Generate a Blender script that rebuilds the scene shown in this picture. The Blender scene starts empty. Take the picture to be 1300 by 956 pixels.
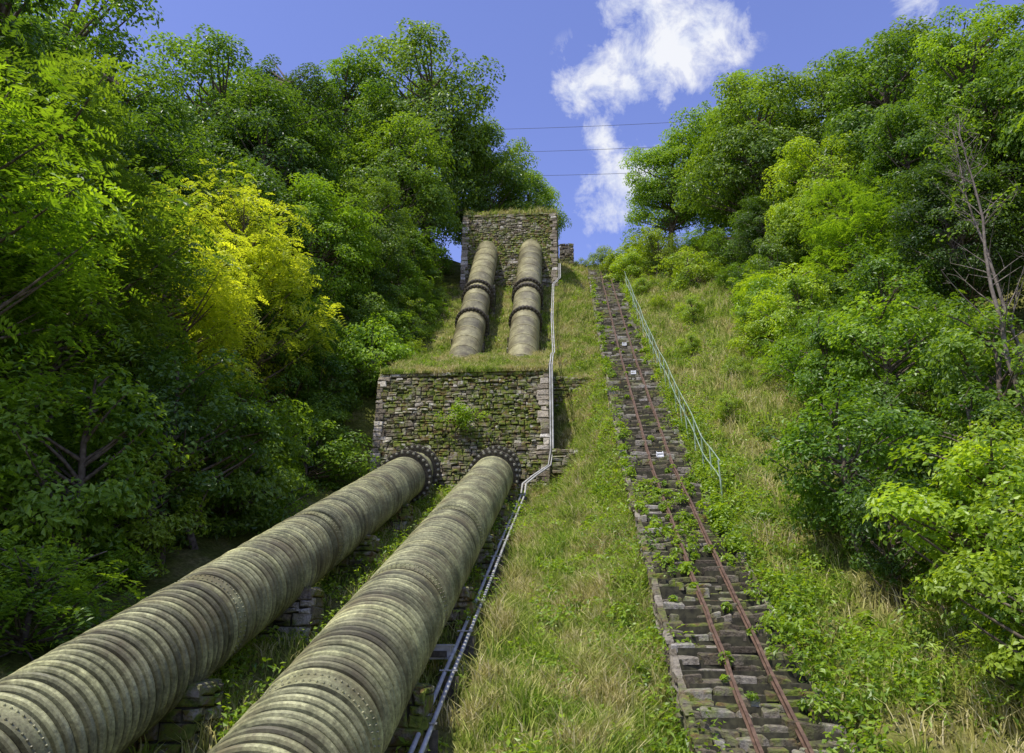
import bpy, math, random
import numpy as np
from mathutils import Vector
R = np.random.default_rng(7)
scene = bpy.context.scene
scene.view_settings.view_transform='Standard'
scene.view_settings.look='None'
scene.view_settings.exposure=0

# ------------------------------------------------------------------ mesh builder
class MB:
    def __init__(s): s.V=[];s.n=0;s.L=[];s.C=[];s.M=[];s.R=[];s.S=[]
    def add(s,v,f,mat=0,rnd=0.5,smooth=False):
        v=np.asarray(v,float).reshape(-1,3); f=np.asarray(f,int)
        s.V.append(v); s.L.append((f+s.n).ravel()); m=len(f)
        s.C.append(np.full(m,f.shape[1])); s.M.append(np.full(m,mat))
        s.R.append(np.broadcast_to(np.asarray(rnd,float),(m,)).copy()); s.S.append(np.full(m,smooth)); s.n+=len(v)
    def build(s,name,mats,link=True):
        me=bpy.data.meshes.new(name); V=np.concatenate(s.V);L=np.concatenate(s.L);C=np.concatenate(s.C)
        me.vertices.add(len(V)); me.vertices.foreach_set('co',V.ravel())
        me.loops.add(len(L)); me.loops.foreach_set('vertex_index',L)
        me.polygons.add(len(C)); st=np.concatenate([[0],np.cumsum(C)[:-1]])
        me.polygons.foreach_set('loop_start',st); me.polygons.foreach_set('loop_total',C)
        me.polygons.foreach_set('material_index',np.concatenate(s.M))
        me.polygons.foreach_set('use_smooth',np.concatenate(s.S))
        a=me.attributes.new('rnd','FLOAT','FACE'); a.data.foreach_set('value',np.concatenate(s.R))
        for m in mats: me.materials.append(m)
        me.update(calc_edges=True); me.validate()
        if not link: return me
        o=bpy.data.objects.new(name,me); scene.collection.objects.link(o); return o
def empty(name,loc=(0,0,0)):
    o=bpy.data.objects.new(name,None); o.location=loc; scene.collection.objects.link(o); return o
def nrm(v):
    v=np.asarray(v,float); return v/np.maximum(np.linalg.norm(v,axis=-1,keepdims=True),1e-9)
def box(mb,c,sz,mat=0,rnd=.5,slope=0.0,jit=0.0):
    c=np.array(c,float);h=np.array(sz,float)/2
    v=np.array([[x,y,z] for z in(-1,1) for y in(-1,1) for x in(-1,1)],float)*h
    v[:,2]+=v[:,1]*slope
    if jit: v+=R.normal(0,jit,v.shape)
    mb.add(v+c,[[0,2,3,1],[4,5,7,6],[0,1,5,4],[2,6,7,3],[0,4,6,2],[1,3,7,5]],mat,rnd)
def frames(P):
    T=nrm(np.gradient(P,axis=0)); ref=np.array([0,0,1.]) if abs(T[:,2]).mean()<.8 else np.array([1.,0,0])
    A=nrm(np.cross(T,ref)); B=np.cross(T,A); return T,A,B
def tube(mb,P,rad,n=8,mat=0,rnd=.5,smooth=True):
    P=np.asarray(P,float); rad=np.broadcast_to(rad,(len(P),)); T,A,B=frames(P)
    t=np.linspace(0,2*np.pi,n,endpoint=False)
    v=P[:,None]+rad[:,None,None]*(np.cos(t)[None,:,None]*A[:,None]+np.sin(t)[None,:,None]*B[:,None])
    i=np.arange(len(P)-1)[:,None]*n; j=np.arange(n)[None]; k=(j+1)%n
    f=np.stack([i+j,i+k,i+n+k,i+n+j],-1).reshape(-1,4)
    mb.add(v,f,mat,rnd,smooth)
    mb.add(v[0],[list(range(n))[::-1]],mat,rnd); mb.add(v[-1],[list(range(n))],mat,rnd)
def lathe(mb,o,d,prof,n=72,mat=0,rnd=.5,smooth=False):
    o=np.array(o,float);d=nrm(d);A=nrm(np.cross(d,[0,0,1.]));B=np.cross(A,d)
    s=np.array([p[0] for p in prof]);r=np.array([p[1] for p in prof])
    t=np.linspace(0,2*np.pi,n,endpoint=False)
    v=o+s[:,None,None]*d+r[:,None,None]*(np.cos(t)[None,:,None]*A+np.sin(t)[None,:,None]*B)
    i=np.arange(len(prof)-1)[:,None]*n; j=np.arange(n)[None]; k=(j+1)%n
    f=np.stack([i+j,i+k,i+n+k,i+n+j],-1).reshape(-1,4)
    mb.add(v,f,mat,rnd,smooth)
def stones(mb,o,U,V,N,u0,u1,v0,v1,p,mat=0,jit=.014,ch=.02):
    o=np.array(o,float);U=np.array(U,float);V=np.array(V,float);N=np.array(N,float); m=len(u0)
    c=np.stack([np.stack([u0,v0],-1),np.stack([u1,v0],-1),np.stack([u1,v1],-1),np.stack([u0,v1],-1)],1)
    c=c+R.normal(0,jit,c.shape); cen=c.mean(1,keepdims=True)
    sz=np.minimum(u1-u0,v1-v0)[:,None,None]
    ci=cen+(c-cen)*(1-np.minimum(ch*2/np.maximum(sz,.05),.5))
    def w(c2,dp): return o+c2[...,0:1]*U+c2[...,1:2]*V+dp[...,None]*N
    pj=p[:,None]+R.normal(0,jit*.9,(m,4))
    v=np.concatenate([w(c,np.full((m,4),-.08)),w(c,pj-ch),w(ci,pj)],1)
    base=np.array([[0,1,5,4],[1,2,6,5],[2,3,7,6],[3,0,4,7],[4,5,9,8],[5,6,10,9],[6,7,11,10],[7,4,8,11],[8,9,10,11]])
    f=(np.arange(m)[:,None,None]*12+base).reshape(-1,4)
    mb.add(v,f,mat,np.repeat(R.random(m),9))
def masonry(mb,o,U,V,N,w,h,ch=.17,sw=.36,vtop=None,mat=0,prot=.05,quoin=False,wavy=.0):
    a,b,c,d=[],[],[],[]; v=0
    while v<h-.03:
        hh=min(ch*R.uniform(.7,1.4),h-v); u=0
        while u<w-.03:
            ww=sw*R.uniform(.4,1.6)
            if quoin and u==0: ww=sw*R.uniform(1.2,1.9)
            if w-u-ww<.15: ww=w-u
            top=h if vtop is None else vtop(u+ww/2)
            if v+hh<=top:
                if hh>ch*.95 and R.random()<.35:
                    q=hh*R.uniform(.4,.6);dv=wavy*math.sin(u*1.9+v)
                    for (e,g) in ((v,v+q),(v+q,v+hh)):
                        a.append(u+.012);b.append(u+ww-.012);c.append(e+.008+dv);d.append(g-.008+dv)
                else:
                    dv=wavy*math.sin(u*1.9+v)
                    a.append(u+.012);b.append(u+ww-.012);c.append(v+.01+dv);d.append(v+hh-.01+dv)
            u+=ww
        v+=hh
    a,b,c,d=map(np.array,(a,b,c,d))
    stones(mb,o,U,V,N,a,b,c,d,R.uniform(0,prot,len(a)),mat)

# ------------------------------------------------------------------ materials
def newmat(name):
    m=bpy.data.materials.new(name);m.use_nodes=True;nt=m.node_tree;nt.nodes.clear()
    out=nt.nodes.new('ShaderNodeOutputMaterial');return m,nt,out
def N(nt,t,**k):
    n=nt.nodes.new(t)
    for a,b in k.items(): setattr(n,a,b)
    return n
def ramp(nt,fac,stops,interp='LINEAR'):
    r=nt.nodes.new('ShaderNodeValToRGB');r.color_ramp.interpolation=interp;e=r.color_ramp.elements
    while len(e)<len(stops): e.new(.5)
    for i,(p,c) in enumerate(stops): e[i].position=p;e[i].color=(*c,1)
    nt.links.new(fac,r.inputs[0]);return r.outputs[0]
def noise(nt,scale,detail=4,rough=.6,vec=None,dist=0):
    n=N(nt,'ShaderNodeTexNoise');n.inputs['Scale'].default_value=scale;n.inputs['Detail'].default_value=detail
    n.inputs['Roughness'].default_value=rough;n.inputs['Distortion'].default_value=dist
    if vec is None:
        g=N(nt,'ShaderNodeNewGeometry');vec=g.outputs['Position']
    nt.links.new(vec,n.inputs['Vector']);return n.outputs['Fac']
def mix(nt,f,a,b,bt='MIX'):
    m=N(nt,'ShaderNodeMix',data_type='RGBA',blend_type=bt)
    for s,x in ((m.inputs[0],f),(m.inputs[6],a),(m.inputs[7],b)):
        if hasattr(x,'links'): nt.links.new(x,s)
        elif isinstance(x,(int,float)): s.default_value=x
        else: s.default_value=(*x,1)
    return m.outputs[2]
def attr(nt,name='rnd'):
    a=N(nt,'ShaderNodeAttribute');a.attribute_name=name;return a.outputs['Fac']
def finish(nt,out,col,rough=.8,bump=None,bs=.4,bd=.03,metal=0,spec=.3):
    p=N(nt,'ShaderNodeBsdfPrincipled');
    if hasattr(col,'links'): nt.links.new(col,p.inputs['Base Color'])
    else: p.inputs['Base Color'].default_value=(*col,1)
    p.inputs['Roughness'].default_value=rough
    p.inputs['Metallic'].default_value=metal;p.inputs['Specular IOR Level'].default_value=spec
    if bump is not None:
        b=N(nt,'ShaderNodeBump');b.inputs['Strength'].default_value=bs;b.inputs['Distance'].default_value=bd
        nt.links.new(bump,b.inputs['Height']);nt.links.new(b.outputs[0],p.inputs['Normal'])
    nt.links.new(p.outputs[0],out.inputs[0]);return p
def leafmat(name,trans=.42):
    m,nt,out=newmat(name);oi=N(nt,'ShaderNodeObjectInfo');r=attr(nt)
    dark=mix(nt,1.0,oi.outputs['Color'],(.42,.55,.5),'MULTIPLY')
    lite=mix(nt,1.0,oi.outputs['Color'],(2.0,1.7,1.4),'MULTIPLY')
    c=mix(nt,r,dark,lite)
    p=N(nt,'ShaderNodeBsdfPrincipled');nt.links.new(c,p.inputs['Base Color']);p.inputs['Roughness'].default_value=.42
    p.inputs['Specular IOR Level'].default_value=.45
    t=N(nt,'ShaderNodeBsdfTranslucent');tc=mix(nt,1.0,c,(2.1,2.0,.5),'MULTIPLY');nt.links.new(tc,t.inputs[0])
    ms=N(nt,'ShaderNodeMixShader');ms.inputs[0].default_value=trans
    nt.links.new(p.outputs[0],ms.inputs[1]);nt.links.new(t.outputs[0],ms.inputs[2]);nt.links.new(ms.outputs[0],out.inputs[0]);return m
M_leaf=leafmat('leaf'); 
def grassmat():
    m,nt,out=newmat('grass_blades');r=attr(nt)
    n=noise(nt,.7,4,.65); 
    g=ramp(nt,r,[(0,(.10,.19,.018)),(.45,(.28,.40,.04)),(.8,(.48,.53,.10)),(1,(.66,.60,.26))])
    d=ramp(nt,r,[(0,(.27,.27,.05)),(.5,(.56,.50,.17)),(1,(.78,.68,.40))])
    f=ramp(nt,n,[(.44,(0,0,0)),(.58,(1,1,1))]);c=mix(nt,f,g,d)
    p=N(nt,'ShaderNodeBsdfDiffuse');nt.links.new(c,p.inputs['Color'])
    t=N(nt,'ShaderNodeBsdfTranslucent');nt.links.new(c,t.inputs[0])
    ms=N(nt,'ShaderNodeMixShader');ms.inputs[0].default_value=.4
    nt.links.new(p.outputs[0],ms.inputs[1]);nt.links.new(t.outputs[0],ms.inputs[2]);nt.links.new(ms.outputs[0],out.inputs[0]);return m
M_grass=grassmat()
m,nt,out=newmat('bark');n=noise(nt,9,4);finish(nt,out,ramp(nt,n,[(.3,(.05,.035,.022)),(.7,(.2,.16,.12))]),.9);M_bark=m
m,nt,out=newmat('bark_grey');n=noise(nt,12,4);finish(nt,out,ramp(nt,n,[(.3,(.09,.07,.055)),(.7,(.26,.22,.17))]),.9);M_barkg=m
def stonemat(name,moss=(.55,.68),tint=1.0):
    m,nt,out=newmat(name);r=attr(nt)
    c=ramp(nt,r,[(0,(.10*tint,.085*tint,.06*tint)),(.35,(.19*tint,.165*tint,.12*tint)),(.7,(.29*tint,.26*tint,.2*tint)),(.9,(.40*tint,.37*tint,.3*tint)),(1,(.5*tint,.48*tint,.42*tint))])
    n1=noise(nt,14,6,.7);c=mix(nt,.9,c,ramp(nt,n1,[(.3,(.2,.17,.13)),(.5,(.9,.87,.83)),(.7,(1.4,1.35,1.25))]),'MULTIPLY')
    n2=noise(nt,.9,6,.7);f=ramp(nt,n2,[(moss[0],(0,0,0)),(moss[1],(1,1,1))])
    n3=noise(nt,4,4);mc=ramp(nt,n3,[(.35,(.06,.085,.016)),(.5,(.17,.21,.03)),(.58,(.17,.13,.04)),(.66,(.10,.06,.022)),(.75,(.25,.22,.07))])
    fm=N(nt,'ShaderNodeMath',operation='MULTIPLY');nt.links.new(f,fm.inputs[0]);nt.links.new(ramp(nt,noise(nt,7,4),[(.38,(.1,.1,.1)),(.5,(1,1,1))]),fm.inputs[1])
    c=mix(nt,fm.outputs[0],c,mc);finish(nt,out,c,.93,n1,1.0,.05,spec=.15);return m
M_stone=stonemat('mossy_stone',(.38,.52),1.3); M_stone2=stonemat('track_stone',(.45,.62),.8)
M_stone2q=stonemat('quoin_stone',(.54,.7),1.5)
m,nt,out=newmat('mortar');n=noise(nt,10,4);finish(nt,out,ramp(nt,n,[(.3,(.02,.018,.012)),(.7,(.08,.075,.04))]),.95);M_mortar=m
def pipemat(name,a,b,stain):
    m,nt,out=newmat(name)
    g=N(nt,'ShaderNodeNewGeometry');mp=N(nt,'ShaderNodeMapping');mp.inputs['Scale'].default_value=(1,.6,1);nt.links.new(g.outputs['Position'],mp.inputs[0])
    n=noise(nt,2.2,6,.7,mp.outputs[0]);c=ramp(nt,n,[(.34,a),(.64,b)])
    n2=noise(nt,22,5,.75);c=mix(nt,.8,c,ramp(nt,n2,[(.32,(.35,.33,.28)),(.68,(1.35,1.35,1.25))]),'MULTIPLY')
    n3=noise(nt,1.1,6,.7);c=mix(nt,ramp(nt,n3,[(.46,(0,0,0)),(.64,(.9,.9,.9))]),c,stain)
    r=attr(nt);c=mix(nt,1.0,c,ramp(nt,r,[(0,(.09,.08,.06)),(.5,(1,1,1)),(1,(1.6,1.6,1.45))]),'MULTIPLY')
    finish(nt,out,c,.45,n2,.35,.01,spec=.45);return m
M_pipe=pipemat('weathered_olive_pipe',(.13,.13,.062),(.42,.41,.215),(.12,.10,.048))
M_pipe2=pipemat('weathered_brown_pipe',(.15,.135,.07),(.32,.295,.165),(.10,.082,.04))
m,nt,out=newmat('dark_iron');n=noise(nt,15,4);finish(nt,out,ramp(nt,n,[(.3,(.025,.022,.014)),(.7,(.12,.10,.065))]),.6,n,.4,.01,spec=.4);M_iron=m
m,nt,out=newmat('bolt_iron');n=noise(nt,15,4);finish(nt,out,ramp(nt,n,[(.3,(.15,.14,.09)),(.7,(.4,.38,.28))]),.5);M_bolt=m
m,nt,out=newmat('rusty_rail');n=noise(nt,8,4);finish(nt,out,ramp(nt,n,[(.3,(.06,.034,.022)),(.7,(.17,.105,.065))]),.7,n,.3,.01);M_rust=m
m,nt,out=newmat('pale_conduit');n=noise(nt,4,4);finish(nt,out,ramp(nt,n,[(.3,(.25,.24,.2)),(.7,(.55,.54,.48))]),.6);M_cond=m
m,nt,out=newmat('white_paint');n=noise(nt,9,4);finish(nt,out,ramp(nt,n,[(.3,(.4,.4,.37)),(.6,(.75,.75,.72))]),.6);M_white=m
m,nt,out=newmat('railing_paint');n=noise(nt,6,4);finish(nt,out,ramp(nt,n,[(.35,(.17,.25,.15)),(.65,(.36,.43,.31))]),.5);M_rail=m
m,nt,out=newmat('wire');finish(nt,out,(.09,.09,.10),.5);M_wire=m
m,nt,out=newmat('old_wood');n=noise(nt,9,4);finish(nt,out,ramp(nt,n,[(.3,(.08,.06,.04)),(.7,(.22,.18,.13))]),.9);M_wood=m
m,nt,out=newmat('hillside_soil');n=noise(nt,.7,5,.7);n2=noise(nt,9,5,.75)
c=ramp(nt,n,[(.3,(.06,.09,.016)),(.5,(.17,.19,.04)),(.68,(.32,.28,.12))]);c=mix(nt,.85,c,ramp(nt,n2,[(.3,(.3,.3,.28)),(.7,(1.4,1.35,1.2))]),'MULTIPLY')
finish(nt,out,c,.95,n2,1,.1,spec=.1);M_soil=m

# ------------------------------------------------------------------ terrain
def lowz(y): return -4.26+.334*y
def fA(y): return np.interp(y,[-400,-12,9.6,13,30,36,46.5,55,62,80,700],[-10,-9.2,-2.25,-1.1,4.7,11.2,20.6,26.6,28.6,30.5,31])
def fT(y): return np.interp(y,[-400,-12,5,10,13.2,22.9,36,49,55,62,80,700],[-10,-9.2,-4.4,-2.2,-.7,4.2,12.6,21.7,26.3,28.6,30.5,31])
def sst(t): t=np.clip(t,0,1); return t*t*(3-2*t)
def bumps(x,y):
    return .10*np.sin(x*1.3+y*.7)+.08*np.sin(y*1.9-x*.8+1)+.05*np.sin(x*3.1+2)*np.cos(y*2.7)+.03*np.sin(5.3*x+4.1*y)
def ground(x,y):
    x=np.asarray(x,float);y=np.asarray(y,float)
    a=fA(y);t=fT(y);S=a+(t-.75-a)*np.clip((x+.9)/2.3,0,1)**1.2
    z=np.where(x<-.9,a,S)
    z=np.where(x>1.6,t-.35,z)
    k=sst((x-3.6)/.6); z=np.where(x>3.6,t-.35+k*.3,z)
    z=z+.30*np.clip(-8.2-x,0,32)+.24*np.clip(x-4.4,0,30)
    b=bumps(x,y)*np.where((x>1.4)&(x<3.8),.2,1)*np.clip((np.abs(y-33)+2)/6,.4,1)
    far=.8*np.sin(x*.13+1)*np.sin(y*.11)*sst((np.abs(x)-10)/15)
    return z+b+far
xs=np.unique(np.round(np.concatenate([np.geomspace(16,700,24)*-1,np.arange(-16,-2,.5),np.arange(-2,5,.2),[1.58,1.62],np.arange(5,16,.5),np.geomspace(16,700,24)]),3))
ys=np.unique(np.round(np.concatenate([-np.geomspace(6,500,18),np.arange(-6,62,.4),np.geomspace(62,700,24)]),3))
X,Y=np.meshgrid(xs,ys);Z=ground(X,Y)
mb=MB();nx=len(xs);i=np.arange(len(ys)-1)[:,None]*nx;j=np.arange(nx-1)[None]
mb.add(np.stack([X,Y,Z],-1),np.stack([i+j,i+j+1,i+nx+j+1,i+nx+j],-1).reshape(-1,4),0,.5,True)
mb.build('hillside_ground',[M_soil])

# ------------------------------------------------------------------ leaves and plants
def leaves(mb,c,n,L,W,rnd,mat=0,tdir=None):
    m=len(c); n=nrm(n)
    t=R.normal(0,1,(m,3)) if tdir is None else tdir+R.normal(0,.25,(m,3))
    t=nrm(t-(t*n).sum(1,keepdims=True)*n); b=np.cross(n,t)
    L=np.broadcast_to(L,(m,))[:,None];W=np.broadcast_to(W,(m,))[:,None]
    fold=n*W*.25
    v=np.stack([c-t*L*.5,c+b*W*.5+fold,c+t*L*.5,c-b*W*.5+fold],1)
    mb.add(v,np.arange(m*4).reshape(-1,4),mat,rnd)
def rdir(m): return nrm(R.normal(0,1,(m,3)))
def clump(mb,c,r,n,L,tone,flat=.55,out=np.array([0,0,0.])):
    d=rdir(n);d[:,2]=np.where(R.random(n)<.55,np.abs(d[:,2]),d[:,2]);rr=R.random(n)**.3;p=c+d*rr[:,None]*r*np.array([1,1,flat])
    p[:,2]-=.25*r*(d[:,0]**2+d[:,1]**2)*rr
    nn=d*.6+np.array([0,0,.6])+out*.5+R.normal(0,.45,(n,3))
    leaves(mb,p,nn,L*R.uniform(.6,1.35,n),L*.6*R.uniform(.7,1.2,n),np.clip(tone*.5+R.random(n)*.55,0,1))
def sprays(mb,c,r,n,L,tone,k=5):
    d=rdir(n);p0=c+d*(R.random(n)**.5)[:,None]*r*np.array([1,1,.6])
    dr=nrm(d*np.array([1,1,.3])+R.normal(0,.4,(n,3))+np.array([0,0,-.1]))
    ln=L*R.uniform(.7,1.3,n);up=nrm(np.array([0,0,1.])+R.normal(0,.35,(n,3)))
    side=nrm(np.cross(dr,up));tn=np.clip(tone*.6+R.random(n)*.45,0,1)
    for i in range(k):
        s=(i+.6)/k; base=p0+dr*(ln*s)[:,None]-np.array([0,0,1.])*(ln*s*s*.45)[:,None]
        for sg in (-1,1):
            td=side*sg+dr*.35-np.array([0,0,.15]); w=L*.26
            leaves(mb,base+nrm(td)*w*.8,up+R.normal(0,.2,(n,3)),w*1.5,w*.62,tn,0,td)
def make_tree(name,seed,H,cr,z0,nc,nl,leaf,kind='leaf',rc=None,lean=0):
    global R; R=np.random.default_rng(seed)
    mb=MB()
    zt=np.linspace(-.6,H*.86,9);wob=np.cumsum(R.normal(0,H*.012,(9,2)),0);wob[:2]=0
    tp=np.column_stack([wob[:,0]+lean*(zt/H)**2*H,wob[:,1],zt]);tube(mb,tp,np.linspace(.020*H+.04,.02,9),8,1)
    ca=np.array([cr,cr,(H-z0)/2]);cc=np.array([lean*H*.4,0,(H+z0)/2]);ph=R.uniform(0,6,6)
    rc=rc or cr*.22
    for q in range(nc):
        d=rdir(1)[0];az=math.atan2(d[1],d[0])
        lump=1+.16*math.sin(2*az+ph[0])+.13*math.sin(3*az+ph[1]+3*d[2])+.12*math.sin(5*d[2]+ph[2]+az)
        rr=R.uniform(.35,1)**.4
        c=cc+d*ca*rr*lump*.9
        if q%3==0 or rr>.93:
            hd=np.hypot(*(c[:2]-cc[:2]));zs=np.clip(c[2]-hd*R.uniform(.5,.9),H*.12,H*.8)
            b0=np.array([np.interp(zs,tp[:,2],tp[:,0]),np.interp(zs,tp[:,2],tp[:,1]),zs])
            mid=(b0+c)/2+np.array([0,0,-.06*hd])+R.normal(0,.12,3)
            t=np.linspace(0,1,5)[:,None];P=(1-t)**2*b0+2*t*(1-t)*mid+t*t*c
            tube(mb,P,np.linspace(.006*H+.015,.012,5),4,1)
        r=rc*R.uniform(.55,1.4);tone=R.random()
        if kind=='leaf': clump(mb,c,r,int(nl*(r/rc)**2),leaf,tone,out=d)
        else: sprays(mb,c,r,int(nl*(r/rc)**2),leaf,tone)
    return mb.build(name,[M_leaf,M_bark],False)
T_A=make_tree('broadleaf_mesh',1,12,4.4,2.0,190,170,.21)
T_B=make_tree('broadleaf_b_mesh',2,12,4.0,1.2,200,160,.19,lean=.04)
T_C=make_tree('locust_mesh',3,12,4.0,1.5,150,26,.46,'spray')
T_D=make_tree('tall_tree_mesh',4,16,3.6,1.5,210,170,.19)
B_A=make_tree('bush_mesh',5,2.6,1.7,-.5,55,100,.13,rc=.45)
B_B=make_tree('bush_b_mesh',6,2.4,1.6,-.5,50,14,.34,'spray',rc=.5)
B_C=make_tree('sapling_mesh',8,4.2,1.5,.1,65,95,.13,rc=.45)
R=np.random.default_rng(21); rr_=random.Random(5)
G0=(.065,.13,.022);G1=(.09,.175,.026);G2=(.135,.235,.03);G3=(.19,.29,.035);YEL=(.32,.40,.06)
GREENS=[G1,G2,G2,G3]
def place(me,name,x,y,s,col=None,sz=None,dz=0,rot=None):
    o=bpy.data.objects.new(name,me);scene.collection.objects.link(o)
    o.location=(x,y,float(ground(x,y))+dz-.1);o.rotation_euler=(R.uniform(-.05,.05),R.uniform(-.05,.05),R.uniform(0,6.28) if rot is None else rot)
    o.scale=(s,s,s*(sz or R.uniform(.9,1.12)));c=col or rr_.choice(GREENS);v=R.uniform(.75,1.2);o.color=(c[0]*v,c[1]*v,c[2],1);return o
def tree(me,x,y,s,col=None,sz=None): return place(me,'locust_tree' if me is T_C else 'deciduous_tree',x,y,s,col,sz)
for a in [(T_A,-10.6,53,1.5,G2,1.1),(T_B,-6.8,57,1.2,G2,.98),(T_A,-3.4,58,.75,G2,.95),(T_B,-16,51,1.4,G1,.95),(T_A,-12,46,1.0,G2,1),
          (T_D,-19,45,1.0,G0,.95),(T_A,-22,40,1.25,G1,1.0),(T_B,-17,38,1.15,G1,1.05),(T_D,-23,31,1.15,G1,1),(T_B,-20,30,1.2,G1,1),
          (T_D,-21,23,1.2,G1,1.1),(T_D,-18,17,1.15,G1,1.0),
          (T_C,-13.2,13.2,.95,G2,1.0),(T_C,-15.5,10.5,1.1,G3,1.1),(T_C,-13.5,18,1.05,G2,1.0),(T_C,-13.5,23.5,.86,YEL,1.0),
          (T_C,-13.6,28.8,.92,YEL,1.1),(T_A,-16,33,.9,G1,1),(T_B,-13,36,.82,G2,1),(T_A,-11.5,41,.7,G2,1),
          (T_B,-12,31.5,.6,G1,1),(T_A,-11.8,20,.5,G1,1),(T_C,-9.9,1.2,.72,G2,1.05)]: tree(*a)
for a in [(T_B,7.8,55,.95,G2,.95),(T_A,12.5,52,1.05,G2,1.05),(T_A,13,46,1.1,G2,1.0),(T_B,17,45,1.1,G2,1.05),(T_A,18,39,1.05,G1,1.05),(T_B,21,42,1.15,G2,1),
          (T_D,21,34,.95,G2,1.0),(T_A,22,30,1.05,G1,1.1),(T_B,16.5,33,.8,G1,1.0),(T_A,14.3,38,.75,G3,1),(T_C,13,32,.62,G2,1),(T_B,14.5,27.5,.62,G0,1),
          (T_D,20,24,.95,G1,1.1),(T_C,16,19.5,.8,G2,1.0),(T_C,19,19,1.2,G2,1.1),
          (T_B,11.5,41,.5,G0,1)]: tree(*a)
for q in range(10):
    x=R.choice([-1,1])*R.uniform(22,48);y=R.uniform(56,75);tree(rr_.choice([T_A,T_B]),x,y,R.uniform(1,1.3))
def bush(x,y,s,col=None,me=None): return place(me or rr_.choice([B_A,B_B,B_C,B_A]),'bush',x,y,s,col)
for q in range(48):
    y=9+45*(q+R.random())/48;x=-9.5-R.random()**1.6*3.6
    bush(x,y,R.uniform(.75,1.35),rr_.choice([G1,G2,G2,G3]))
for y in np.arange(35,47,1.5): bush(-8.6+R.uniform(-.4,.3),y,R.uniform(.5,.8))
for q in range(62):
    y=9+43*(q+R.random())/62;ed=5.7+2.6*float(sst((y-18)/8))+1.4*float(sst((y-34)/6))
    x=ed+R.random()**1.5*5.5;bush(x,y,R.uniform(.5,1.2),rr_.choice([G2,G3,G2,G1,G0]))
for q in range(20):
    y=R.uniform(9.5,17);x=5.8+R.random()*6;bush(x,y,R.uniform(.6,1.0),G3,rr_.choice([B_B,B_B,B_C]))
for x,y,s in [(3.9,52,.9),(4.6,50,1.0),(5.4,53,1.2),(2.6,54.5,.7),(6.2,49,1.0),(1.0,55.5,.4),(7.4,45,1.2),(4.8,46,.5),(5.2,42,.45),(6.2,38,.5),(5.4,34,.35),(6.4,30,.4),(5.2,26,.3)]: bush(x,y,s,G3)

# bare tree
R=np.random.default_rng(33);mb=MB()
H=10.0;zt=np.linspace(-.5,H,12);tp=np.column_stack([np.cumsum(R.normal(0,.07,12)),np.cumsum(R.normal(0,.06,12)),zt]);tube(mb,tp,np.linspace(.085,.01,12),7,0)
for q in range(34):
    z=R.uniform(2.5,H*.97);k=(1-z/H)*.8+.35;b0=np.array([np.interp(z,zt,tp[:,0]),np.interp(z,zt,tp[:,1]),z]);a=R.uniform(0,6.28)
    e=b0+np.array([math.cos(a),math.sin(a),R.uniform(.5,1.6)])*k*R.uniform(.8,1.8);m_=(b0+e)/2+R.normal(0,.1,3)
    t=np.linspace(0,1,5)[:,None];P=(1-t)**2*b0+2*t*(1-t)*m_+t*t*e;tube(mb,P,np.linspace(.018*k+.006,.005,5),4,0)
    for w in range(3):
        s=P[R.integers(1,5)];e2=s+R.normal(0,.25,3)+[0,0,.25];tube(mb,np.array([s,(s+e2)/2+R.normal(0,.03,3),e2]),[.008,.006,.003],3,0)
    if R.random()<.4: clump(mb,e,.32,24,.12,.6,out=np.zeros(3)); mb.M[-1][:]=1
bme=mb.build('bare_tree',[M_barkg,M_leaf],False)
place(bme,'bare_tree',9.9,17.6,.95,G2,rot=0); place(bme,'bare_tree',10.4,18.0,.8,G2,rot=2)

# ------------------------------------------------------------------ grass and weeds
R=np.random.default_rng(44)
def blades(mb,x,y,z,ln,w):
    m=len(x);b=np.column_stack([x,y,z-.03]);a=R.uniform(0,6.28,m);side=np.column_stack([np.cos(a),np.sin(a),np.zeros(m)])
    ld=R.normal(0,1,(m,2));lean=np.column_stack([ld,np.zeros(m)])*(ln*.3)[:,None]
    up=np.array([0,0,1.])*ln[:,None];w=w[:,None]
    mid=b+up*.55+lean*.45;tip=b+up*.85+lean*1.4
    v=np.stack([b-side*w,b+side*w,mid+side*w*.8,mid-side*w*.8,tip],1);r=R.random(m)
    k=np.arange(m)[:,None]*5
    mb.add(v,k+np.array([0,1,2,3]),0,r)
    V=mb.V[-1];n0=mb.n-len(V)
    mb.L.append((k+np.array([3,2,4])+n0).ravel());mb.C.append(np.full(m,3));mb.M.append(np.zeros(m,int));mb.R.append(r);mb.S.append(np.zeros(m,bool))
mb=MB()
def patch(nb,x0,x1,y0,y1,l0,l1,zf=ground,w=.010):
    nt_=nb//9;cx=R.uniform(x0,x1,nt_);cy=y0+(y1-y0)*R.random(nt_)**1.15
    x=np.clip(np.repeat(cx,9)+R.normal(0,.07,nt_*9),x0,x1);y=np.clip(np.repeat(cy,9)+R.normal(0,.07,nt_*9),y0,y1)
    hl=.5+.5*np.sin(x*1.7+y*.9)*np.sin(y*1.3-x*.6+2)+.2*np.sin(x*6+y*5)
    ln=(l0+(l1-l0)*(hl*.7+.4*R.random(len(x))))*R.uniform(.6,1.2,len(x))
    keep=R.random(len(x))<(.35+.65*(np.sin(x*4.1+1)*np.sin(y*3.3)+.35>0))
    x,y,ln=x[keep],y[keep],ln[keep]
    blades(mb,x,y,zf(x,y),ln,w*R.uniform(.6,1.4,len(x))*(1+np.clip(y-15,0,40)*.03))
patch(72000,-1.6,1.45,7,30,.16,.7);patch(34000,-.6,1.55,30,56,.12,.55)
patch(26000,-8.4,-1.6,6,30,.15,.5);patch(16000,-8.2,-.6,36,46.5,.15,.4)
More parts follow.
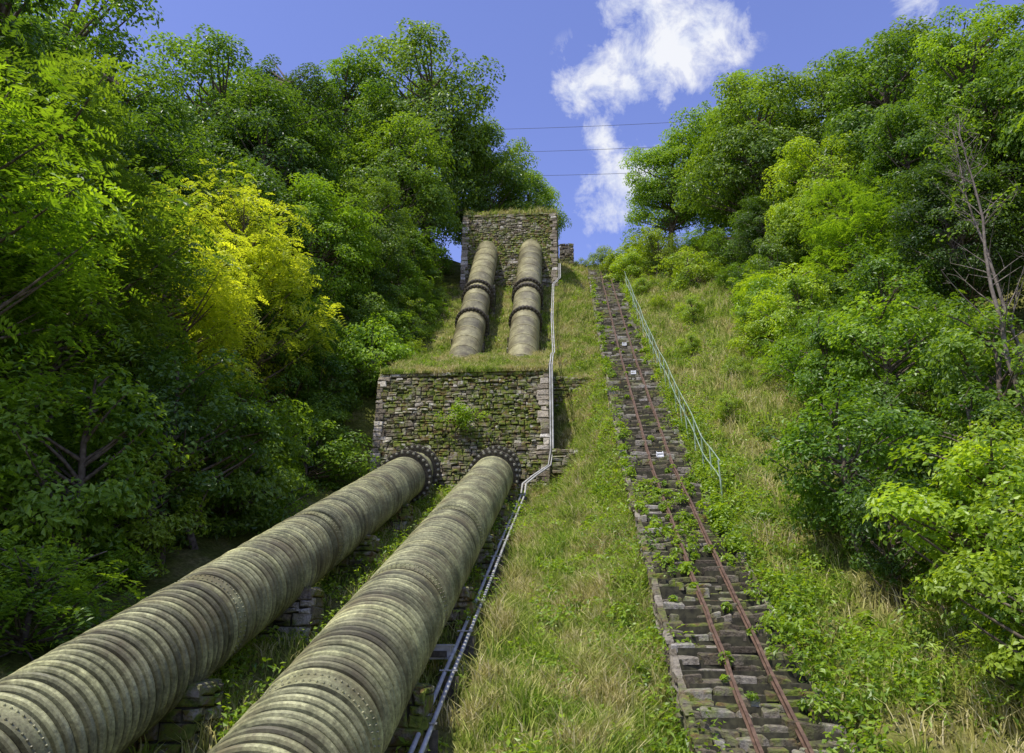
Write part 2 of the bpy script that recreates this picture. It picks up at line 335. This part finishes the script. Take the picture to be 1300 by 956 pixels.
patch(66000,3.75,11,10,56,.18,.75);patch(5000,1.6,3.7,10,24,.08,.25)
patch(9000,-1.0,8,50,60,.2,.5)
b1top=lambda x,y: 9.95+(y-30.8)*(12.45-9.95)/5.2+.03
b2top=lambda x,y: 26.5+(y-47.3)*.22+.03
patch(20000,-7.9,-1.0,30.75,36,.10,.3,b1top);patch(4000,-7.9,-1.0,30.68,30.9,.12,.3,b1top);patch(9000,-7.0,-.75,47.25,52,.2,.6,b2top)
mb.build('grass',[M_grass])
mb=MB()
def weeds(n,x0,x1,y0,y1,s0,s1,zf=ground,nl=40):
    for q in range(n):
        x=R.uniform(x0,x1);y=y0+(y1-y0)*R.random()**1.1;s=R.uniform(s0,s1);z=float(zf(x,y));tone=R.random()
        clump(mb,np.array([x,y,z+s*.5]),s,int(nl*R.uniform(.6,1.3)*(1 if s<.3 else 1.5)),.08+.04*R.random(),tone,.9)
trackz=lambda x,y: fT(y)+.02
weeds(400,-1.0,1.5,10,30,.12,.4);weeds(250,.8,1.7,11,34,.2,.5);weeds(150,-.6,1.6,30,54,.12,.4)
weeds(400,-8.4,-1.7,9,30,.15,.5);weeds(460,3.7,9,11,52,.15,.55);weeds(220,3.3,4.8,12,30,.2,.5)
weeds(80,1.6,3.5,16.5,22,.07,.2,trackz);weeds(40,1.6,3.5,22,50,.05,.12,trackz);weeds(16,1.5,3.5,10,16.5,.06,.13,trackz)
weeds(70,1.45,1.75,22,50,.1,.25,trackz);weeds(90,3.4,3.8,20,50,.1,.28,trackz);weeds(60,3.2,3.9,11,20,.15,.38,trackz)
weeds(110,-8.3,-1,36,46,.12,.4);weeds(60,2.2,7,50,57,.3,.7);weeds(24,-7,-.8,47.5,50,.1,.35,b2top);weeds(20,-7.9,-1,31,35.5,.08,.2,b1top)
weeds(40,-8.6,-1,29.3,29.9,.2,.5);weeds(30,-2.2,-1.0,22,29.5,.15,.4)
wo=mb.build('weeds',[M_leaf]);wo.color=(.16,.26,.03,1)
mb=MB()
for q in range(24): clump(mb,np.array([-4.4+R.normal(0,.3),30.12+R.uniform(-.2,.15),7.95+R.normal(0,.24)]),.27,55,.1,.3+.7*R.random(),.8)
for q in range(7):
    e=np.array([-4.4+R.normal(0,.3),30.1,8+R.normal(0,.3)]);tube(mb,np.array([[-4.4,30.5,7.6],[-4.4+(e[0]+4.4)*.4,30.25,7.7],e]),[.02,.014,.006],4,1)
o=mb.build('wall_plant',[M_leaf,M_bark]);o.color=(.17,.28,.03,1)

# ------------------------------------------------------------------ penstock pipes
def bolts(mb,o,d,ring,s,n=30,r=.045,h=.09,mat=2):
    o=np.array(o,float);d=nrm(d);A=nrm(np.cross(d,[0,0,1.]));B=np.cross(A,d)
    for i in range(n):
        a=2*math.pi*i/n;c=o+d*s+ring*(math.cos(a)*A+math.sin(a)*B)
        tube(mb,np.array([c-d*h,c-d*h*.55,c-d*h*.5,c+d*h]),[r*.5,r*.5,r,r],6,mat,.5,False)
def rivets(mb,o,d,ring,s,n=44):
    o=np.array(o,float);d=nrm(d);A=nrm(np.cross(d,[0,0,1.]));B=np.cross(A,d)
    for i in range(n):
        a=2*math.pi*(i+.5*(round(s*10)%2))/n;rd=math.cos(a)*A+math.sin(a)*B;c=o+d*s+ring*rd
        tube(mb,np.array([c-rd*.01,c+rd*.012,c+rd*.022]),[.017,.015,.007],6,0,.5,False)
def flange(mb,o,d,s,r,th=.18,n=26,w=.25):
    lathe(mb,o,d,[(s-th/2,r),(s-th/2,r+w),(s-.025,r+w),(s-.025,r+w-.05),(s+.025,r+w-.05),(s+.025,r+w),(s+th/2,r+w),(s+th/2,r)],64,1)
    bolts(mb,o,d,r+w-.06,s,n,.058,th*.5+.11)
def penstock(x,y0,z0,y1,z1,r,hooped,joints,flanges,x1=None):
    x1=x if x1 is None else x1
    o=np.array([x,y0,z0]);e=np.array([x1,y1,z1]);L=np.linalg.norm(e-o);d=(e-o)/L
    root=empty('penstock_pipe',tuple(o));mb=MB()
    lathe(mb,o,d,[(0,r),(L,r)],80,0,.0 if hooped else .5,True)  # hooped shell painted near black: shade of the gaps put into its colour
    lathe(mb,o,d,[(0,0.01),(0,r)],48,0,.2)
    if hooped:
        s=.15
        while s<hooped:
            if not any(abs(s-j)<.2 for j in joints) and not any(abs(s-j)<.14 for j in flanges):
                w=.043+R.uniform(-.003,.003);h=.088
                oo=o+np.array([R.normal(0,.004),0,R.normal(0,.005)])
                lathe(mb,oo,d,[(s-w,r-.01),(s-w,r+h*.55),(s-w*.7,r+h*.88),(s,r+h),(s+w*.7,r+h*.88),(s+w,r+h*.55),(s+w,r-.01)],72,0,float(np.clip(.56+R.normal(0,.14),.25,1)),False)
            s+=.173
        lathe(mb,o,d,[(hooped,r-.01),(hooped,r+.02),(L,r+.02)],80,0,.6,True)
    for j in joints:
        w=.14;lathe(mb,o,d,[(j-w,r),(j-w,r+.06),(j+w,r+.06),(j+w,r)],80,0,.5,False)
        for q in (-.085,.085): rivets(mb,o,d,r+.058,j+q,60)
    if not hooped:
        for s in np.arange(.9,L,1.15): lathe(mb,o,d,[(s-.05,r),(s-.05,r+.02),(s+.05,r+.02),(s+.05,r)],72,0,.8)
        for s,t in zip(np.arange(0,L-1.2,1.15),R.uniform(.35,.8,40)): lathe(mb,o,d,[(s-.2,r+.004),(s+.85,r+.004)],80,0,t,True)
    for f in flanges: flange(mb,o,d,f,r,w=.27 if hooped else .15,th=.18 if hooped else .14)
    ob=mb.build('pipe_shell',[M_pipe if hooped else M_pipe2,M_iron,M_bolt if hooped else M_iron]);ob.parent=root;ob.matrix_parent_inverse.translation=(-o[0],-o[1],-o[2])
    return root
f_=lambda y:(y+6)*math.hypot(1,.334)
jl=[f_(y) for y in (-1,4,9.2,13.6,18.6,23.6)]
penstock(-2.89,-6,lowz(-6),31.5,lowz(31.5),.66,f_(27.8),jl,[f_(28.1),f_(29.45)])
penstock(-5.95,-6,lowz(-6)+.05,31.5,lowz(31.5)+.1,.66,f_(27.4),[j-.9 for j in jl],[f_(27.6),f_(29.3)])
k2=math.sqrt(2)
for xa,xb in ((-5.15,-5.42),(-2.3,-2.46)):
    penstock(xa,34.6,10.85,48,24.25,.76,0,[],[(39.1-34.6)*k2,(41.5-34.6)*k2,(42.1-34.6)*k2],xb)

for xc in (-2.89,-5.95):
    for y in (2.5,7.2,11.6,16,20.4,24.6,28.2):
        z1=lowz(y)-.36;z0=float(fA(y))-.6;o=empty('pipe_support',(xc,y,z0));mb=MB()
        w=1.7;dp=.7;h=z1-z0
        box(mb,(xc,y,(z0+z1)/2),(w-.06,dp-.06,h-.02),1)
        masonry(mb,(xc-w/2,y-dp/2,z0),(1,0,0),(0,0,1),(0,-1,0),w,h,.2,.42,None,0,.05)
        masonry(mb,(xc+w/2,y-dp/2,z0),(0,1,0),(0,0,1),(1,0,0),dp,h,.2,.38,None,0,.05)
        masonry(mb,(xc-w/2,y-dp/2,z0),(0,1,0),(0,0,1),(-1,0,0),dp,h,.2,.38,None,0,.05)
        masonry(mb,(xc-w/2,y-dp/2,z1),(1,0,0),(0,1,0),(0,0,1),w,dp,.4,.42,None,0,.04)
        ob=mb.build('stone_saddle',[M_stone,M_mortar]);ob.parent=o;ob.matrix_parent_inverse.translation=(-xc,-y,-z0)
for xc in (-5.3,-2.4):
    for y in (38.2,40.3,43.6):
        z1=y-23.75-.4;z0=float(fA(y))-.5;mb=MB();box(mb,(xc,y,(z0+z1)/2),(1.7,.6,z1-z0),1)
        masonry(mb,(xc-.87,y-.32,z0),(1,0,0),(0,0,1),(0,-1,0),1.74,z1-z0,.2,.4)
        mb.build('pipe_support',[M_stone2,M_mortar])

# ------------------------------------------------------------------ anchor blocks
def anchor(xl,xr,yf,yt,zb,zt,yb,zbk):
    root=empty('stone_anchor_block',((xl+xr)/2,yf,zb));mb=MB();g=.06
    pts=[(xl+g,yf+g,zb),(xr-g,yf+g,zb),(xr-g,yt+g,zt-.05),(xl+g,yt+g,zt-.05),(xl+g,yb,zb),(xr-g,yb,zb),(xr-g,yb,zbk-.05),(xl+g,yb,zbk-.05)]
    mb.add(pts,[[0,1,2,3],[1,5,6,2],[4,0,3,7],[5,4,7,6]],1);mb.add(pts,[[3,2,6,7]],2)
    V=np.array([0,yt-yf,zt-zb]);h=np.linalg.norm(V);V/=h
    Nn=np.array([0,-V[2],V[1]])
    masonry(mb,(xl,yf,zb),(1,0,0),V,Nn,xr-xl,h-.22,.15,.27,None,0,.075,True,.03)
    top=lambda u:(zt-zb)+ (u-(yt-yf))/(yb-yt)*(zbk-zt) if u>(yt-yf) else u/(max(yt-yf,.01))*(zt-zb)
    masonry(mb,(xr,yf,zb),(0,1,0),(0,0,1),(1,0,0),yb-yf,zbk-zb,.145,.32,top)
    masonry(mb,(xl,yf,zb),(0,1,0),(0,0,1),(-1,0,0),yb-yf,zbk-zb,.145,.32,top)
    z=0
    while z<h-.3:
        q=R.uniform(.16,.3)
        for s in (0,1):
            w=R.uniform(.2,.5);u0=-.03 if s==0 else (xr-xl)-w
            stones(mb,(xl,yf,zb),(1,0,0),V,Nn,np.array([u0]),np.array([u0+w+.03*s]),np.array([z+.01]),np.array([z+q-.01]),np.array([.1]),3)
        z+=q
    masonry(mb,(xl-.05,yf+V[1]*(h-.2),zb+V[2]*(h-.2)),(1,0,0),V,Nn,xr-xl+.1,.2,.3,.5,None,0,.09)
    sl=nrm([0,yb-yt,zbk-zt]);ln=math.hypot(yb-yt,zbk-zt)
    for x in (xl,xr-.35): masonry(mb,(x,yt,zt-.02),(1,0,0),sl,np.cross([1,0,0],sl),.35,ln,.35,.5,None,3,.06)
    masonry(mb,(xl,yt-.02,zt-.02),(1,0,0),sl,np.cross([1,0,0],sl),xr-xl,.3,.4,.5,None,0,.05)
    ob=mb.build('masonry',[M_stone,M_mortar,M_soil,M_stone2q]);ob.parent=root;ob.matrix_parent_inverse.translation=tuple(-np.array(root.location))
anchor(-7.95,-.95,30,30.8,3.3,9.95,36,12.45)
anchor(-7.05,-.72,46.5,47.3,18.5,26.5,52,27.5)

for y,x0,x1,dz in ((34.3,-.85,1.25,.75),(29.4,-.8,1.35,.3)):
    mb=MB();z0=float(ground(.3,y))-.6;h=.6+dz
    box(mb,((x0+x1)/2,y+.3,z0+h/2),(x1-x0-.05,.5,h-.04),1)
    masonry(mb,(x0,y,z0),(1,0,0),(0,0,1),(0,-1,0),x1-x0,h,.15,.36);masonry(mb,(x0,y,z0+h),(1,0,0),(0,1,0),(0,0,1),x1-x0,.5,.3,.4)
    mb.build('stone_wall',[M_stone,M_mortar])
mb=MB();box(mb,(-.1,54.3,26.6),(1.0,.5,1.6),1);masonry(mb,(-.65,54,25.6),(1,0,0),(0,0,1),(0,-1,0),1.1,1.9,.2,.35);mb.build('stone_wall',[M_stone2,M_mortar])

# ------------------------------------------------------------------ inclined track
root=empty('funicular_track',(2.6,10,float(fT(10))))
def par(o,r): o.parent=r;o.matrix_parent_inverse.translation=tuple(-np.array(r.location));return o
mb=MB();x0,x1=1.5,3.5
y=6.0
while y<53:
    d=.30*R.uniform(.7,1.2);z=float(fT(y+d/2))
    box(mb,((x0+x1)/2,y+d/2,z-.42),(x1-x0-.06,d,.66),1)
    u=R.normal(0,.05);a,b=[],[];e=x1-x0+R.normal(0,.06)
    while u<e-.05:
        w=R.uniform(.12,.55)
        if e-u-w<.15:w=e-u
        if R.random()>.04: a.append(u+.012);b.append(u+w-.012)
        u+=w
    a=np.array(a);b=np.array(b);stones(mb,(x0,y,z-.08),(1,0,0),(0,1,0),(0,0,1),a,b,np.full(len(a),.01),np.full(len(a),d-.01),R.uniform(.0,.10,len(a)),0,.022)
    y+=d
par(mb.build('stone_bed',[M_stone2,M_mortar]),root)
mb=MB();yk=[6,10,13.2,22.9,36,49,53]
for a,b in zip(yk[:-1],yk[1:]):
    za,zb=float(fT(a)),float(fT(b));s=(zb-za)/(b-a);L=b-a
    masonry(mb,(x0,a,za-1.5),(0,1,s),(0,0,1),(-1,0,0),L,1.5,.16,.36,None,0,.06)
    masonry(mb,(x1,a,za-.6),(0,1,s),(0,0,1),(1,0,0),L,.6,.16,.36,None,0,.04)
    v=[(x0+.03,a,za-1.8),(x0+.03,b,zb-1.8),(x0+.03,b,zb-.05),(x0+.03,a,za-.05)];mb.add(v,[[0,1,2,3]],1)
par(mb.build('side_walls',[M_stone2,M_mortar]),root)
mb=MB()
yy=np.arange(6,53,.5)
for xr_ in (2.26,2.88):
    P=np.column_stack([np.full(len(yy),xr_)+np.interp(yy,[6,53],[0,.08])+R.normal(0,.006,len(yy)),yy,fT(yy)+.07])
    for w,h0,h1 in ((.045,-.05,-.035),(.012,-.035,.03),(.024,.03,.05)):
        v=[];
        for p in P: v+= [p+[-w,0,h0],p+[w,0,h0],p+[w,0,h1],p+[-w,0,h1]]
        k=np.arange(len(P)-1)[:,None]*4
        f=np.concatenate([k+np.array(q) for q in ([0,1,5,4],[1,2,6,5],[2,3,7,6],[3,0,4,7])]);mb.add(np.array(v),f,0)
par(mb.build('rails',[M_rust]),root)
mb=MB()
for y in (23.9,32.0,36.4):
    z=float(fT(y))+.06
    box(mb,(2.62,y,z),(.22,.12,.05),0,.5,.6)
    for sx in (-.09,.09): box(mb,(2.62+sx,y,z+.06),(.025,.11,.09),0,.5,.6)
    tube(mb,[(2.54,y,z+.07),(2.62,y,z+.07),(2.70,y,z+.07)],.035,8,0)
par(mb.build('cable_rollers',[M_white]),root)

root=empty('handrail',(3.78,20.7,float(fT(20.7))));mb=MB()
py=np.concatenate([np.arange(20.7,36,1.25),np.arange(36,49,1.3)])
for y in py:
    z=float(fT(y));tl=R.normal(0,.03)
    tube(mb,[(3.78,y,z-.5),(3.78+tl*.5,y,z+.4),(3.78+tl,y,z+1.02)],.022,6,0)
par(mb.build('posts',[M_rail]),root);mb=MB()
yy=np.arange(20.7,49,.6)
for h in (1.0,.5): tube(mb,np.column_stack([3.78+.02*np.sin(yy*1.3),yy,fT(yy)+h+.015*np.sin(yy*2.1)]),.017,6,0)
par(mb.build('rails',[M_rail]),root)

root=empty('cable_conduit',(-2.05,13,-.6));mb=MB()
for dx in (0,.13):
    yy=np.array([7,10,13,17,21,25,28.5]);P=[(-2.08+.01*(y-13)+dx,y,lowz(y)-.78+.02*math.sin(y)) for y in yy]
    P+=[(-1.9+dx,29.1,5.0),(-1.55+dx,29.45,5.35),(-.95+dx*.7,29.75,5.8),(-.86+dx*.7,29.82,6.4),(-.86+dx*.7,30.3,8.5),(-.86+dx*.7,30.75,10.15)]
    tube(mb,P,.034,8,0)
    P=[(-.86+dx*.7,30.75,10.15),(-.86+dx*.7,33,11.4),(-.86+dx*.7,36,12.5),(-1.0+dx*.7,40,15.9),(-1.0+dx*.7,44.5,19.9),(-.6+dx*.7,45.5,20.8),(-.6+dx*.7,47,22.5)]
    tube(mb,P,.026,8,0)
for y in np.arange(8,28.5,1.7):
    z=lowz(y)-.78;xx=-2.015+.01*(y-13);box(mb,(xx,y,z-.25),(.32,.05,.42),1)
    box(mb,(xx,y,z+.045),(.28,.06,.02),0)
par(mb.build('conduit_pipes',[M_cond,M_iron]),root)
zj=lowz(14)-.82
mb=MB();box(mb,(-2.3,13.9,zj+.02),(.42,.3,.2),0);box(mb,(-2.3,13.9,zj+.13),(.46,.34,.03),0);box(mb,(-2.3,13.73,zj),(.3,.03,.1),1);mb.build('junction_box',[M_cond,M_iron])

root=empty('power_line',(0,60,40));mb=MB()
for za,zb,sag in ((42.9,43.4,1.0),(40.6,41.2,1.2),(38.3,38.6,1.3)):
    t=np.linspace(0,1,30);tube(mb,np.column_stack([-20+58*t,np.full(30,60.),za+(zb-za)*t-sag*4*t*(1-t)]),.018,5,0)
par(mb.build('wires',[M_wire]),root)
for x in (-20,38):
    mb=MB();g=float(ground(x,60));tube(mb,[(x,60.2,g-1),(x,60.2,38),(x,60.2,44)],[.2,.15,.11],10,0)
    for z in (42.9,40.6,38.3): box(mb,(x,60.1,z),(1.2,.12,.12),0)
    mb.build('utility_pole',[M_wood])

# ------------------------------------------------------------------ light and sky
sun_el=math.radians(61);sx,sy=-.40,-.44;hn=math.hypot(sx,sy)
sv=Vector((sx/hn*math.cos(sun_el),sy/hn*math.cos(sun_el),math.sin(sun_el)))
ld=bpy.data.lights.new('sun','SUN');ld.energy=5.0;ld.angle=math.radians(.5);ld.color=(1,.965,.89)
lo=bpy.data.objects.new('sun',ld);scene.collection.objects.link(lo);lo.rotation_euler=(-sv).to_track_quat('-Z','Y').to_euler()
w=bpy.data.worlds.new('World');scene.world=w;w.use_nodes=True;nt=w.node_tree;nt.nodes.clear()
out=nt.nodes.new('ShaderNodeOutputWorld');bg=nt.nodes.new('ShaderNodeBackground');sky=nt.nodes.new('ShaderNodeTexSky')
sky.sky_type='NISHITA';sky.sun_disc=False;sky.sun_elevation=sun_el;sky.sun_rotation=math.atan2(sx,sy);sky.air_density=1.0;sky.dust_density=.4;sky.ozone_density=2.5
tint=mix(nt,1.0,sky.outputs[0],(2.2,1.85,2.5),'MULTIPLY')
tc=nt.nodes.new('ShaderNodeTexCoord')
def dv(az,el): az,el=math.radians(az),math.radians(el);return (math.sin(az)*math.cos(el),math.cos(az)*math.cos(el),math.sin(el))
acc=None
for az,el,rd in ((10.1,40.0,2.8),(12.6,40.2,2.1),(7.7,42.3,2.4),(7.5,38.6,2.0),(3.2,38.4,2.0),(.9,37.4,1.2),(5.6,37.5,1.3),(4.6,31.2,2.1),(3.4,29.4,1.7),(3.2,34.2,1.2),(28.5,38.4,.9),(9.5,44.5,2.6)):
    d=N(nt,'ShaderNodeVectorMath',operation='DISTANCE');nt.links.new(tc.outputs['Generated'],d.inputs[0]);d.inputs[1].default_value=dv(az,el)
    mr=N(nt,'ShaderNodeMapRange');mr.inputs[1].default_value=0;mr.inputs[2].default_value=math.radians(rd)*2.0;mr.inputs[3].default_value=1;mr.inputs[4].default_value=0
    nt.links.new(d.outputs['Value'],mr.inputs[0])
    if acc is None: acc=mr.outputs[0]
    else:
        mx=N(nt,'ShaderNodeMath',operation='MAXIMUM');nt.links.new(acc,mx.inputs[0]);nt.links.new(mr.outputs[0],mx.inputs[1]);acc=mx.outputs[0]
nz=noise(nt,20,8,.66,tc.outputs['Generated'],.3)
m1=N(nt,'ShaderNodeMath',operation='MULTIPLY_ADD');nt.links.new(nz,m1.inputs[0]);m1.inputs[1].default_value=3.2;m1.inputs[2].default_value=-1.68
m2=N(nt,'ShaderNodeMath',operation='ADD');nt.links.new(m1.outputs[0],m2.inputs[0]);nt.links.new(acc,m2.inputs[1])
gate=N(nt,'ShaderNodeMath',operation='MULTIPLY');nt.links.new(ramp(nt,m2.outputs[0],[(.2,(0,0,0)),(.55,(.45,.45,.45)),(1,(1,1,1))]),gate.inputs[0]);nt.links.new(ramp(nt,acc,[(.0,(0,0,0)),(.3,(1,1,1))]),gate.inputs[1])
cc=ramp(nt,noise(nt,20,4,.6,tc.outputs['Generated']),[(.35,(6.8,7.5,9.3)),(.6,(9.0,9.2,9.8))])
fin=mix(nt,gate.outputs[0],tint,cc);nt.links.new(fin,bg.inputs[0]);bg.inputs[1].default_value=.1;nt.links.new(bg.outputs[0],out.inputs[0])

cd=bpy.data.cameras.new('camera');cd.sensor_width=36;cd.lens=1000/1300*36;cd.shift_y=-45/1300;cd.clip_end=3000;cd.clip_start=.1
co=bpy.data.objects.new('camera',cd);scene.collection.objects.link(co);co.location=(0,0,0);co.rotation_euler=(math.radians(110),0,math.radians(4.5));scene.camera=co
